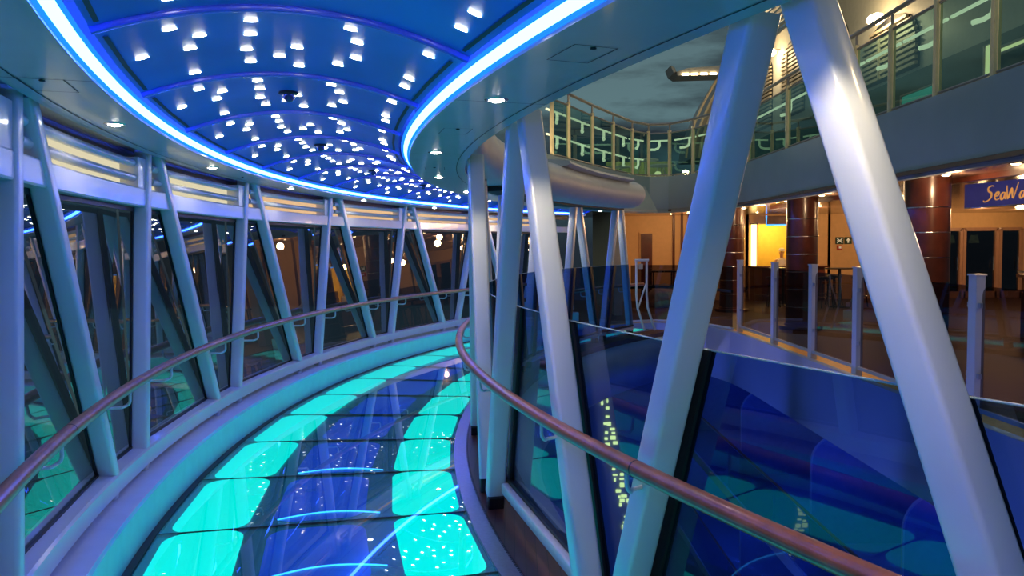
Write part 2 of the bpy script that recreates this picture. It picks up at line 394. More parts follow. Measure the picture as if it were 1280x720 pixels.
for par, th, Ra in ((so, -17.9, 13.90), (so, -1.2, 13.88), (si, -14.2, 12.12), (si, -4.6, 12.12), (si, -22.6, 12.12)):
    h = MB()
    for x0, x1, y0, y1 in ((0, .16, 0, .004), (0, .16, 1.0, 1.02), (0, .004, 0, 1.0), (.156, .16, 0, 1.0)):
        h.arc([(Ra+x0, 2.3582), (Ra+x1, 2.3582)], th+y0, th+max(y1, y0+.02), 1, closed=False)
    h.ball(P(Ra+.08, th+.12, 2.357), (.012, .012, .004), 8, 4)
    obj('access_hatch', h, 'dark', par)
def neon(label, prof, slot, R0):
    t = thing('neon_strip', label, 'light strip', P(R0, 0, 2.4))
    for k in range(18):
        obj('light_tube', MB().arc(prof, ribs[k]+.02, ribs[k+1]-.02, 1.2), 'neon', t)
        s_ = 1 if R0 > 13 else -1
        obj('blue_halo', MB().arc([(R0-s_*.022, 2.420), (R0-s_*.010, 2.409), (R0-s_*.006, 2.413), (R0-s_*.018, 2.424)], ribs[k]+.02, ribs[k+1]-.02, 1.2).arc([(R0+s_*.019, 2.382), (R0+s_*.030, 2.371), (R0+s_*.034, 2.375), (R0+s_*.023, 2.386)], ribs[k]+.02, ribs[k+1]-.02, 1.2), 'neonhalo', t)  # blue halo imitating the bloom beside the bright strip
        obj('slot', MB().arc(slot, ribs[k]+.5, ribs[k+1]-.25, 2.3, closed=False), 'black', t)
    return t
neon('long blue-white glowing light strip curving along the outer edge of the vault', [(13.760, 2.411), (13.789, 2.384), (13.795, 2.390), (13.766, 2.417)], [(13.684, vz(13.684)-.006), (13.700, vz(13.70)-.006)], 13.77)
neon('long blue-white glowing light strip curving along the inner edge of the vault', [(12.424, 2.411), (12.395, 2.384), (12.389, 2.390), (12.418, 2.417)], [(12.503, vz(12.503)-.006), (12.488, vz(12.488)-.006)], 12.42)
# star lights
pat = []
rnd = random.Random(3)
while len(pat) < 19:
    u, v = rnd.uniform(.07, .93), rnd.uniform(.12, .88)
    if all(((u-a)*1.26)**2 + ((v-b)*1.03)**2 > .024 for a, b in pat): pat.append((u, v))
star_me = None
for k in range(3, 17):
    for u, v in pat:
        R = RN0 + (RN1-RN0)*u; th = ribs[k] + PIT*v
        if star_me is None:
            s_ = MB().ball((0, 0, 0), (.025, .0055, .0035), 12, 6); so_ = obj('star_light', s_, 'star', smooth=True); star_me = so_.data
        else:
            so_ = bpy.data.objects.new('star_light', star_me); COL.objects.link(so_)
        sl = (vz(R+.01)-vz(R-.01))/.02
        so_.location = P(R, th, vz(R)-.0045)
        so_.rotation_euler = (0, math.atan(sl), -math.radians(th))
        tag(so_, 'tiny white star light dotted in the blue vaulted ceiling', 'ceiling light', 'star lights of the vault')
# downlights
def downlight(R, th, label, group, z=2.36, m='down', pos=None, r=.036):
    p = pos if pos else P(R, th, z)
    t = thing('downlight', label, 'ceiling light', p, group)
    obj('bezel', MB().lathe(p, [(r, .01), (r, -.004), (r*1.35, -.006), (r*1.5, .0), (r*1.5, .01)], 20), 'chrome', t, smooth=True)
    obj('lens', MB().lathe(p, [(0.0001, -.35*r), (r*.45, -.31*r), (r*.8, -.18*r), (r, 0)], 20), m, t, smooth=True)
    return t
od = [-31.5, -22.4, -13.4, -4.5, 4.45, 13.7, 23.3, 32.5]
for i, th in enumerate(od):
    downlight(13.95, th, '%s round white downlight from the near end in the outer soffit' % ORD[i], 'downlights of the outer soffit')
idl = [-27.0, -18.1, -9.15, -.4, 8.7, 17.8, 27.0, 36.0]
for i, th in enumerate(idl):
    downlight(12.21, th, '%s round white downlight from the near end in the inner soffit' % ORD[i], 'downlights of the inner soffit')
for R, ths in ((13.95, od), (12.21, idl)):
    for th in ths:
        l = light('soffit_lamp', 'SPOT', P(R, th, 2.345), 27 if R < 13 else 4, (1, .84, .58), .03, spot=100 if R < 13 else 140)
        l.rotation_euler = (rad(th)*(-.42 if R < 13 else .25) + Vector((0, 0, -1))).to_track_quat('-Z', 'Y').to_euler()
# dome sensors
for i, (u, k, v) in enumerate(((.5, 5, .45), (.52, 7, .5), (.5, 9, .55), (.52, 11, .5), (.52, 13, .5))):
    R = RN0+(RN1-RN0)*u; p = P(R, ribs[k]+PIT*v, vz(R))
    t = thing('dome_sensor', '%s small dark dome sensor from the near end, on the vault crown' % ORD[i], 'dome sensor', p, 'dome sensors on the vault')
    obj('collar', MB().lathe(p, [(.05, .0), (.052, -.012), (.03, -.016)], 18), 'black', t, smooth=True)
    obj('dome', MB().lathe(p, [(.032, -.012), (.030, -.035), (.018, -.05), (.0001, -.055)], 18), mat('dome_glass', (.02, .03, .12), .08, coat=.5), t, smooth=True)
# ------------------------------------------------------------------ inner struts and balustrade glass
RI = 11.88
in_apex = [-34.9, -24.85, -14.95, -5.8, 3.3, 12.0, 20.3, 28.2, 36.3]
in_feet = [-40.0, -29.9, -19.9, -9.9, -.5, 8.2, 16.6, 24.6, 32.6, 39.2]
inner_legs = []
names_i = ['behind the viewer', 'largest, at the near right', 'second largest, standing on the wooden floor margin', 'third from the near right, at the bend of the rail', 'fourth from the near right', 'fifth from the near right', 'sixth from the near right', 'seventh, across the gap under the rounded roof edge', 'last, standing at the ship end across the gap']
IZ = 2.40
for k, a in enumerate(in_apex):
    t = thing('strut_frame', 'inner white A-frame strut, %s' % names_i[k], 'strut', P(RI, a, 0), 'A-frame struts of the inner side')
    fl, fr = in_feet[k] + .70, in_feet[k+1] - .72
    tl, tr = a-.40, a+.42
    if k == 1: fl, tl, fr, tr = -29.51, -25.3, -20.44, -24.41
    if k == 2: fl, tl, fr, tr = -19.35, -15.47, -10.78, -14.41
    for th, top in ((fl, tl), (fr, tr)):
        strut('leg', t, RI, th, .09, top, IZ, .105, .115)
        obj('foot_shoe', MB().sweep(rrect(.098, .108, .015), [P(RI, th, -.005), P(RI, th+(top-th)*.04, .092)], up=rad(th)), 'black', t)
    inner_legs += [(fl, tl), (fr, tr)]
inner_legs.sort()
GZ0, GZ1, GR = .17, 1.352, 11.79
li = lambda leg, z: leg[0] + (leg[1]-leg[0])*z/IZ
for i in range(1, len(inner_legs)-1):
    L, Rr = inner_legs[i], inner_legs[i+1]; g = .02
    if li(Rr, GZ0)-li(L, GZ0) < 0: continue
    pn = MB().quad(P(GR, li(L, GZ0)+g, GZ0), P(GR, li(Rr, GZ0)-g, GZ0), P(GR, li(Rr, GZ1)-g, GZ1), P(GR, li(L, GZ1)+g, GZ1))
    c = P(GR, (L[0]+Rr[0])/2, GZ0)
    where = 'between the legs of one A-frame' if i % 2 == 0 else 'between two neighbouring A-frames'
    t = thing('glass_balustrade', '%s blue tinted glass balustrade pane from the near right, %s' % (ORD[i-1], where), 'glass balustrade', c, 'glass panes along the inner rail')
    obj('pane', pn, 'inner', t)
    for leg, sgn in ((L, .30), (Rr, .0)):
        d = math.degrees(.045/GR); sh = -.12 if sgn == 0 else .0
        pts = [P(11.80, li(leg, GZ0)-d, GZ0), P(11.80, li(leg, GZ0)+d, GZ0), P(11.80, li(leg, GZ1)+d, GZ1), P(11.80, li(leg, GZ1)-d, GZ1)]
        if sgn: obj('gasket', MB().prism(pts, rad(leg[0])*-.03), 'black', t)
    pt = [P(GR+.012, li(L, GZ1)+.1, GZ1), P(GR+.012, li(Rr, GZ1)-.1, GZ1)]
    obj('bottom_rail', MB().sweep(rrect(.05, .07, .012), [P(11.83, li(L, .15)+.27, .15), P(11.83, li(Rr, .15)-.27, .15)]), 'white', t, smooth=True)
    obj('bottom_gasket', MB().sweep(rrect(.03, .03, .005, 1), [P(11.80, li(L, .19), .195), P(11.80, li(Rr, .19), .195)]), 'black', t)
    obj('top_edge', MB().sweep(rrect(.009, .006, .002, 1), [P(GR, li(L, GZ1)+g, GZ1), P(GR, li(Rr, GZ1)-g, GZ1)]), mat('glass_edge', (.30, .42, .45), .2) if i == 1 else bpy.data.materials['glass_edge'], t)
# ------------------------------------------------------------------ handrails
def handrail(label, R, legs, lf, off, th0, th1, joints):
    t = thing('handrail', label, 'handrail', P(R, 0, .937))
    n = 110
    obj('rail', MB().tube([P(R, th0+(th1-th0)*i/n, .937) for i in range(n+1)], .031, 14), 'rail', t, smooth=True)
    for th in joints:
        obj('joint_ring', MB().tube([P(R, th, .937), P(R, th+.03, .937)], .0318, 14), 'black', t)
    for leg in legs:
        th = lf(leg, .83)
        if not th0+1 < th < th1-1: continue
        s = 1 if R < 13 else -1
        r0 = R - s*off
        path = [P(r0, th, .83), P(R - s*.035, th, .83)]
        for q in range(1, 7):
            a = PI/2*q/6; path.append(P(R - s*.035 + s*.035*math.sin(a), th, .865 - .035*math.cos(a)))
        path += [P(R, th, .91)]
        # the hook swings along the rail as it leaves the strut
        dth = .22 if s < 0 else -.22
        path = [P(math.hypot(p.x-CX, p.y-CY), math.degrees(math.atan2(p.y-CY, CX-p.x)) + dth*min(1, i/3), p.z) for i, p in enumerate(path)]
        obj('bracket', MB().tube(path, .0085, 8, up=rad(th).cross(Vector((0, 0, 1)))), 'white', t, smooth=True)
    return t
handrail('varnished wooden handrail on hooked brackets along the outer window wall', 14.02, outer_legs, lerp, .13, -40, 42, [-16.3, -8.0, 1.5, 10.8, 20])
handrail('thick varnished wooden handrail curving along the inner glass balustrade', 12.02, inner_legs, li, .09, -40, 42, [-30.2, -22.35, -12, -2.5, 7, 16])
# ------------------------------------------------------------------ rounded roof edge, far belly
t = thing('bullnose', 'large rounded grey roof edge over the far end of the walkway', 'roof edge', P(11.6, 15, 2.4))
def cap_arc(Rc, zc, rr, rz, t0, t1, Rback, n=14, mk='bull', name='shell', capend=True, taper=False):
    prof = [(Rback, zc-rz)] + [(Rc - rr*math.sin(PI*i/n), zc - rz*math.cos(PI*i/n)) for i in range(n+1)] + [(Rback, zc+rz)]
    mb = MB()
    if taper:
        m = len(prof); vs = []; ns = 44
        for i in range(ns+1):
            th = t0 + (t1-t0)*i/ns; k = min(1, .15 + .85*((i/ns)*44/27))
            vs += [P(Rback + (R-Rback)*k, th, zc + (z-zc)*(.6+.4*k)) for R, z in prof]
        mb.add(vs, [(i*m+q, (i+1)*m+q, (i+1)*m+(q+1) % m, i*m+(q+1) % m) for i in range(ns) for q in range(m)])
    else: mb.arc(prof, t0, t1, 1.2)
    if capend:
        for i in range(1, 7):
            pass
        steps = 8; vs = []; m = len(prof)
        for s in range(steps+1):
            a = PI/2*s/steps; th = t1 + math.degrees(.42/Rc)*math.sin(a); k = math.cos(a)
            vs += [P(Rback + (R-Rback)*max(k, .02), th, zc + (z-zc)*(.35+.65*k)) for R, z in prof]
        fs = [(s*m+q, (s+1)*m+q, (s+1)*m+q+1, s*m+q+1) for s in range(steps) for q in range(m-1)]
        fs.append(tuple(steps*m+q for q in range(m)))
        mb.add(vs, fs)
    return obj(name, mb, mk, t, smooth=True)
cap_arc(11.52, 2.615, .30, .235, -9, 35, 11.98, taper=True)
obj('moulding', MB().arc([(11.30, 2.80), (11.22, 2.83), (11.24, 2.87), (11.5, 2.9), (12.0, 2.9), (12.0, 2.80)], 17, 33, 1.2), 'bull', t, smooth=True)
obj('soffit_strip', MB().arc([(11.955, 2.345), (11.72, 2.355), (11.72, 2.40), (11.955, 2.40)], 8, 36, 1.2), 'dark', t)
t = thing('underbelly', 'dark rounded belly under the far walkway floor across the gap', 'hull', P(11.6, 25, -1))
cap_arc(11.60, -.50, .32, .42, -12, 46, 11.615, mk='hull', capend=False)
# ------------------------------------------------------------------ main deck, hull side
edge = [(4.35, -6), (4.35, 13.6), (4.28, 14.7), (4.05, 15.6), (3.65, 16.25), (3.1, 16.5), (2.5, 16.35), (2.05, 15.95)]
dk = MB().prism([(x, y, -.12) for x, y in edge] + [(1.5, 17.5, -.12), (1.0, 24, -.12), (18, 24, -.12), (18, -6, -.12)], (0, 0, .12))
o = obj('floor_deck', dk, 'deck'); o.name = 'floor'; tag(o, 'brown boarded open deck floor beyond the glass balustrade', 'floor', kind='structure')
def offs(pts, d):
    out = []
    for i in range(len(pts)):
        a = Vector(pts[max(i-1, 0)]); b = Vector(pts[min(i+1, len(pts)-1)]); t_ = (b-a).normalized(); out.append(Vector(pts[i]) + Vector((t_.y, -t_.x))*d)
    return out
def strip2(pts, d0, d1, z0, z1):
    a = offs([Vector(p) for p in pts], d0); b = offs([Vector(p) for p in pts], d1); mb = MB()
    prof = []
    vs = []; 
    for p, q in zip(a, b): vs += [(p.x, p.y, z0), (p.x, p.y, z1), (q.x, q.y, z1), (q.x, q.y, z0)]
    n = len(a); fs = [(i*4+k, i*4+(k+1) % 4, (i+1)*4+(k+1) % 4, (i+1)*4+k) for i in range(n-1) for k in range(4)] + [(0, 1, 2, 3), ((n-1)*4+3, (n-1)*4+2, (n-1)*4+1, (n-1)*4)]
    return mb.add(vs, fs)
o = obj('trim_7', strip2(edge, -.10, .0, -.95, .045), 'hull'); tag(o, 'pale hull fascia band below the open deck edge', 'hull fascia', kind='structure')
o = obj('trim_8', strip2(edge, .0, .28, -.02, .02), 'teak'); tag(o, 'orange lit wooden margin along the open deck edge', 'deck margin', kind='structure')
o = obj('trim_9', MB().box((5.8, 9, -1.0), (2.7, 30, .1)), 'hull'); tag(o, 'underside over the lower balconies', 'balcony ceiling', kind='structure')
# lower balconies
o = obj('wall_hull', MB().box((7.3, 9, -4.0), (.2, 30, 6.0)), 'balc'); o.name = 'wall_right'; tag(o, 'blue lit back wall of the lower balconies', 'wall', kind='structure')
for lvl, z0 in enumerate((-3.55, -6.1)):
    o = obj('balcony_floor', MB().box((5.9, 9, z0-.1), (2.6, 30, .2)), 'hull'); tag(o, '%s balcony slab down the blue lit ship side' % ['upper', 'lower'][lvl], 'balcony', kind='structure')
    for i, y in enumerate((17.3, 13.2, 10.05, 7.0, 3.9, .8)):
        zt = z0 + 1.93; xf, r = 5.2, .5
        def outline(xf_, r_, zt_):
            pts = [(7.16, zt_), (xf_+r_, zt_)] + [(xf_+r_-r_*math.sin(PI/2*q/8), zt_-r_+r_*math.cos(PI/2*q/8)) for q in range(1, 9)] + [(xf_, z0)]
            return pts
        ol = outline(xf, r, zt)
        t = thing('balcony_divider', '%s rounded balcony divider from the far end, %s row, in blue light' % (ORD[i], ['upper', 'lower'][lvl]), 'balcony divider', (xf, y, z0), 'dividers of the lower balconies')
        obj('panel', MB().prism([(x, y, z) for x, z in ol] + [(7.16, y, z0)], (0, .05, 0)), 'balc', t)
        obj('edge_trim', MB().tube([(x-.004, y+.012, z) for x, z in ol[1:]], .024, 6, up=Vector((0, 1, 0))), 'white', t)
        d_ = obj('door', MB().box((7.17, y-1.5, z0+1.05), (.04, 1.5, 2.1)), 'dark', t)
    t = thing('balcony_rail', '%s balcony rail running along the blue lit ship side' % ['upper', 'lower'][lvl], 'railing', (4.6, 5, z0))
    obj('top_rail', MB().tube([(4.6, -6, z0+1.05), (4.6, 22, z0+1.05)], .025, 8), 'rail', t)
    obj('glass_panel', MB().quad((4.6, -6, z0+.05), (4.6, 22, z0+.05), (4.6, 22, z0+1.0), (4.6, -6, z0+1.0)), 'inner', t)
o = obj('wall_aft', MB().box((5.3, 21.6, -4.8), (4.4, .2, 8.0)), 'balc'); tag(o, 'blue lit hull wall beyond the last balcony', 'wall', kind='structure')
# cross wall below the far end with an added column of golden glowing patches
o = obj('wall_back', MB().box((.6, 17.4, -4.8), (5.2, .2, 8.0)), 'hull'); tag(o, 'dark hull wall under the far end of the walkway', 'wall', kind='structure')
t = thing('golden_glow_column', 'narrow column of golden glowing patches low on the hull', 'lit windows', (2.3, 17.25, -6))  # added golden glowing patches
for k in range(80):
    z = -1.25 - (k//2)*.12 + rnd.uniform(-.03, .03); x = 1.86 + (-1.2-z)*.20 + (.13 if k % 2 else 0)
    if rnd.random() < .22: continue
    obj('glow_patch', MB().box((x + rnd.uniform(-.05, .05), 17.28, z), (rnd.uniform(.03, .13), .03, rnd.uniform(.02, .10))), 'goldglow', t)
o = obj('sea', MB().box((0, 60, -26), (600, 600, .5)), 'sea'); tag(o, 'dark night sea far below', 'sea', kind='structure')
# ------------------------------------------------------------------ deck balustrade
t = thing('deck_balustrade', 'white post and smoked glass balustrade along the open deck edge', 'balustrade', (4.35, 10, 0))
pys = [17.0, 14.78, 12.83, 11.2, 9.74, 8.45, 7.25, 5.9, 4.5]
pxs = [3.9] + [4.40]*8
for i, (x, y) in enumerate(zip(pxs, pys)):
    if i == 0: continue
    p = obj('post', MB().box((x, y, .70), (.09, .125, 1.40)), 'white', t, bevel=.006)
    obj('cap', MB().box((x, y, 1.405), (.105, .14, .016)), 'white', p)
    for z in (.45, 1.12):
        obj('clamp', MB().box((x-.01, y-.08, z), (.035, .05, .05)), 'grey', p, bevel=.005)
        obj('clamp', MB().box((x-.01, y+.08, z), (.035, .05, .05)), 'grey', p, bevel=.005)
for i in range(1, 8):
    y1, y0 = pys[i]-.09, pys[i+1]+.09; x = 4.40; r = .09; z1 = 1.30
    pts = [(x, y0, .15), (x, y1, .15)] + [(x, y1-r+r*math.cos(PI/2*q/5), z1-r+r*math.sin(PI/2*q/5)) for q in range(6)] + [(x, y0+r-r*math.sin(PI/2*q/5), z1-r+r*math.cos(PI/2*q/5)) for q in range(6)]
    obj('pane', MB().quad(*pts), 'smoke', t)
    obj('bottom_rail', MB().box((x, (y0+y1)/2, .13), (.05, y1-y0+.06, .04)), 'white', t)
t = thing('far_balustrade', 'smoked glass balustrade with dark rail at the far corner of the deck', 'balustrade', (3, 16.4, 0))
fe = [(4.28, 14.85), (4.0, 15.75), (3.62, 16.35), (3.1, 16.62), (2.55, 16.45)]
for i in range(4):
    a, b = fe[i], fe[i+1]
    obj('pane', MB().quad((*a, .1), (*b, .1), (*b, 1.28), (*a, 1.28)), 'smoke', t)
obj('rail', MB().tube([(x, y+.05, .80) for x, y in fe], .03, 8), 'black', t)
obj('base_rail', MB().tube([(x, y, .07) for x, y in fe], .03, 6), 'white', t)
# white gate frame by the last strut
t = thing('gate_frame', 'white tubular gate frame at the walkway end across the gap', 'gate', (2.45, 15.2, 0))
bx, by = 2.42, 14.9
obj('upright', MB().tube([(bx, by, 1.42), (bx, by, .75), (bx+.02, by, .5), (bx+.16, by, .05)], .022, 8, up=Vector((0, 1, 0))), 'white', t)
obj('upright', MB().tube([(bx+.2, by, 1.42), (bx+.2, by, .75), (bx+.22, by, .5), (bx+.36, by, .05)], .022, 8, up=Vector((0, 1, 0))), 'white', t)
obj('top_bar', MB().tube([(bx-.03, by, 1.42), (bx+.24, by, 1.42)], .024, 8), 'white', t)
obj('brace', MB().tube([(bx+.02, by, .45), (bx+.2, by, 1.0)], .016, 8), 'white', t)
obj('latch', MB().box((bx+.08, by-.02, 1.30), (.08, .05, .10)), 'grey', t, bevel=.01)
# ------------------------------------------------------------------ deck interior
so2 = MB().prism([(5.2, -6, 2.6), (5.2, 18.5, 2.6), (4.5, 20.1, 2.6), (3.9, 20.7, 2.6), (3.3, 20.4, 2.6), (2.2, 18.6, 2.6), (1.0, 24.4, 2.6), (18, 24.4, 2.6), (18, -6, 2.6)], (0, 0, .05))
o = obj('ceiling', so2, 'soff2'); tag(o, 'dark bronze soffit over the open deck', 'ceiling', kind='structure')
o = obj('trim_10', MB().box((6.25, 6.2, 2.57), (.10, 24.5, .07)), 'mahog'); tag(o, 'dark beam along the deck soffit behind the downlights', 'beam', kind='structure')
YB = 23.5
wl = MB(); wl.box((5.27, YB+.1, 1.3), (4.54, .2, 2.6)); wl.box((8.42, YB+.1, 2.46), (1.8, .2, .28))
wl.box((10.6, YB+.1, 1.3), (2.6, .2, 2.6)); wl.box((14.43, YB+.1, 2.37), (2.34, .2, .46)); wl.box((12.58, YB+.1, 1.3), (1.34, .2, 2.6)); wl.box((16.8, YB+.1, 1.3), (2.4, .2, 2.6))
o = obj('wall_far', wl, 'peachwall'); tag(o, 'warm peach back wall under the deck soffit', 'wall', kind='structure')
o = obj('wall_side', MB().box((2.6, 21.2, 1.3), (.2, 5.0, 2.6)), 'peachwall'); tag(o, 'peach wall at the far walkway entrance', 'wall', kind='structure')
trn = MB()
for x in (4.95, 5.2, 5.42, 5.75, 6.9): trn.box((x, YB-.02, 1.3), (.07, .05, 2.6))
o = obj('trim_11', trn, 'mahog'); tag(o, 'dark vertical wood trims on the peach back wall', 'wall trim', kind='structure')
o = obj('door_1', MB().box((4.12, YB-.03, 1.03), (.34, .06, 2.06)), 'mahog'); tag(o, 'narrow dark wooden door in the peach wall by the walkway end', 'door', kind='structure')
obj('door_handle', MB().ball((4.25, YB-.08, 1.0), .03), 'chrome', o)
obj('door_frame', MB().box((4.12, YB-.01, 1.05), (.44, .05, 2.12)), 'peachwall', o)
# columns
for i, (x, y, w) in enumerate(((5.62, 19.6, 'farthest'), (5.82, 15.4, 'middle'), (5.88, 10.9, 'nearest, half behind the big strut'))):
    t = thing('column', '%s of the three round mahogany columns on the deck' % w, 'column', (x, y, 0), 'mahogany columns')
    obj('shaft', MB().lathe((x, y, 0), [(.33, 0), (.33, .10), (.30, .12), (.30, 2.6)], 24), 'mahog', t, smooth=True)
    for z in (.45, .80, 1.15, 1.50, 1.85, 2.2):
        obj('band', MB().lathe((x, y, z), [(.301, -.008), (.304, 0), (.301, .008)], 24), 'chrome', t)
    obj('base_ledge', MB().lathe((x, y, 0), [(.42, 0), (.42, .07), (.33, .085)], 24), 'mahog', t, smooth=True)
# bar
o = obj('wall_bar', MB().box((8.4, 25.3, 1.3), (2.6, .1, 2.6)).box((7.2, 24.4, 1.3), (.1, 1.8, 2.6)).box((9.7, 24.4, 1.3), (.1, 1.8, 2.6)), 'yellow'); o.name = 'wall_inner'; tag(o, 'bright yellow back wall inside the bar opening', 'wall', kind='structure')
t = thing('bar_counter', 'dark wood bar counter below the bright yellow opening', 'bar counter', (8.35, YB-.3, 0))
obj('front', MB().box((8.35, YB-.22, .50), (2.1, .5, 1.0)), 'mahog', t); obj('top', MB().box((8.35, YB-.25, 1.02), (2.25, .66, .05)), 'mahog', t, bevel=.01)
obj('foot_rail', MB().tube([(7.3, YB-.56, .2), (9.4, YB-.56, .2)], .025, 8), 'chrome', t)
t = thing('light_panel', 'tall glowing amber light panel left of the bar opening', 'wall lamp', (7.2, YB-.1, 1.0))
obj('diffuser', MB().sweep(rrect(.15, .08, .03), [(7.38, YB-.08, 1.06), (7.38, YB-.08, 2.3)], up=Vector((0, 1, 0))), 'barglow', t)
obj('cap', MB().box((7.38, YB-.08, 2.33), (.22, .12, .05)), 'mahog', t); obj('cap', MB().box((7.38, YB-.08, 1.03), (.22, .12, .05)), 'mahog', t)
t = thing('hanging_sign', 'dark hanging sign with blue glowing lower edge over the bar', 'sign', (8.1, YB-.2, 2.2))
obj('board', MB().box((8.25, YB-.3, 2.42), (1.1, .05, .26)), 'mahog', t); obj('glow_edge', MB().tube([(7.68, YB-.32, 2.56), (7.68, YB-.32, 2.28), (8.8, YB-.32, 2.28)], .022, 6, up=Vector((0, 1, 0))), 'blueneon', t)
t = thing('bottle_shelf', 'small shelf unit with bottles at the left of the bar opening', 'shelf', (7.6, 24.6, 1))
for z in (1.2, 1.45, 1.7): obj('shelf', MB().box((7.5, 24.7, z), (.35, .5, .02)), 'mahog', t)
for k in range(7):
    q = (7.4 + .05*k, 24.5, (1.21, 1.46)[k % 2])
    o = obj('bottle', MB().lathe(q, [(.0001, 0), (.03, 0), (.03, .12), (.012, .16), (.012, .2), (.0001, .2)], 10), mat('bottle_glass', (.05, .10, .03), .1) if k == 0 else bpy.data.materials['bottle_glass'], smooth=True)
    tag(o, 'small dark bottle on the shelf inside the bar', 'bottle', 'bottles inside the bar')
# bartender
def person():
    t = thing('person', 'person in white cap and light shirt standing behind the bar counter', 'person', (8.40, 24.0, 0))
    x, y = 8.45, 24.05
    vs = [((x, y, .95), .15, .11), ((x, y, 1.12), .15, .11), ((x, y, 1.28), .18, .11), ((x, y, 1.38), .15, .09), ((x, y-.01, 1.45), .055, .055), ((x, y-.02, 1.52), .06, .07),
          ((x-.2, y, 1.36), .055, .055), ((x-.25, y-.02, 1.16), .045, .045), ((x-.18, y-.22, 1.07), .036, .036), ((x-.14, y-.30, 1.065), .03, .02),
          ((x+.2, y, 1.36), .055, .055), ((x+.25, y-.02, 1.16), .045, .045), ((x+.18, y-.22, 1.07), .036, .036), ((x+.14, y-.30, 1.065), .03, .02),
          ((x-.09, y, .82), .09, .09), ((x-.09, y, .45), .065, .065), ((x-.09, y, .07), .045, .045), ((x-.09, y-.14, .035), .04, .03),
          ((x+.09, y, .82), .09, .09), ((x+.09, y, .45), .065, .065), ((x+.09, y, .07), .045, .045), ((x+.09, y-.14, .035), .04, .03),
          ((x, y-.03, 1.60), .078, .092), ((x, y-.03, 1.68), .075, .088)]
    es = [(0, 1), (1, 2), (2, 3), (3, 4), (4, 5), (5, 22), (22, 23), (3, 6), (6, 7), (7, 8), (8, 9), (3, 10), (10, 11), (11, 12), (12, 13), (0, 14), (14, 15), (15, 16), (16, 17), (0, 18), (18, 19), (19, 20), (20, 21)]
    n = len(vs)
    for s, b in ((-1, 9), (1, 13)):           # fingers and thumb resting on the counter
        bx_, by_, bz_ = vs[b][0]
        for f in range(4):
            i = len(vs); fx = bx_ + (f-1.5)*.019; L = (.045, .055, .052, .04)[f]
            vs += [((fx, by_-.05, bz_), .009, .009), ((fx, by_-.05-L, bz_-.008), .008, .008)]; es += [(b, i), (i, i+1)]
        i = len(vs); vs += [((bx_-s*.045, by_-.03, bz_-.004), .010, .010)]; es += [(b, i)]
    me = bpy.data.meshes.new('body'); me.from_pydata([v[0] for v in vs], es, []); o = bpy.data.objects.new('body', me); COL.objects.link(o)
    me.materials.append(M['skin']); md = o.modifiers.new('skin', 'SKIN'); md.use_smooth_shade = True
    for i, v in enumerate(vs): me.skin_vertices[0].data[i].radius = (v[1], v[2])
    me.skin_vertices[0].data[0].use_root = True
    o.modifiers.new('sub', 'SUBSURF').levels = 1
    o.parent = t; o.matrix_parent_inverse = Matrix.Translation(-t.location)
    hy = y-.03
    obj('shirt', MB().lathe((x, y, 0), [(.165, .93), (.17, 1.12), (.195, 1.28), (.17, 1.385), (.07, 1.44)], 16), 'cap', t, smooth=True)
    obj('cap', MB().lathe((x, hy, 0), [(.0001, 1.80), (.07, 1.79), (.10, 1.75), (.102, 1.70), (.098, 1.68)], 16).box((x, hy-.12, 1.69), (.13, .09, .012)), 'cap', t, smooth=True)
    obj('nose', MB().ball((x, hy-.098, 1.62), (.012, .018, .018)), 'skin', t, smooth=True)
    obj('mouth', MB().box((x, hy-.092, 1.575), (.04, .008, .008)), 'red', t)
    for s in (-1, 1):
        obj('eye', MB().ball((x+s*.03, hy-.085, 1.645), (.011, .008, .007)), 'black', t); obj('ear', MB().ball((x+s*.082, hy+.005, 1.63), (.012, .02, .03)), 'skin', t, smooth=True)
    return t
person().scale = (.88, .88, .88)
# exit style sign, alarm box
t = thing('safety_sign', 'small dark sign with pictogram and arrow on the peach wall', 'sign', (10.15, YB-.02, 1.7))
obj('board', MB().box((10.02, YB-.02, 1.79), (.24, .02, .21)).box((10.28, YB-.02, 1.79), (.22, .02, .21)), 'signdark', t)
sg = MB(); y = YB-.034
for a, b in (((9.94, 1.72), (10.10, 1.86)), ((9.94, 1.86), (10.10, 1.72)), ((9.94, 1.79), (9.98, 1.79)), ((10.06, 1.79), (10.10, 1.79))):
    sg.sweep([(-.013, -.004), (.013, -.004), (.013, .004), (-.013, .004)], [(a[0], y, a[1]), (b[0], y, b[1])], up=Vector((0, 1, 0)))
sg.quad((10.21, y, 1.79), (10.35, y, 1.79), (10.28, y, 1.87)); sg.quad((10.255, y, 1.72), (10.305, y, 1.72), (10.305, y, 1.79), (10.255, y, 1.79))
obj('pictogram', sg, 'signwhite', t)
t = thing('alarm_box', 'small red call box on the peach wall below the dark sign', 'alarm box', (10.02, YB-.03, 1.58))
obj('case', MB().box((10.02, YB-.03, 1.58), (.15, .06, .14)), 'red', t, bevel=.01); obj('face', MB().box((10.02, YB-.065, 1.58), (.07, .01, .06)), 'signwhite', t)
o = obj('trim_12', MB().sweep(rrect(.35, .2, .05), [(9.45, YB-.05, 0), (9.45, YB-.05, 2.6)], up=Vector((0, 1, 0))), 'peachwall'); tag(o, 'pale pilaster between the bar and the signed wall', 'pilaster', kind='structure')
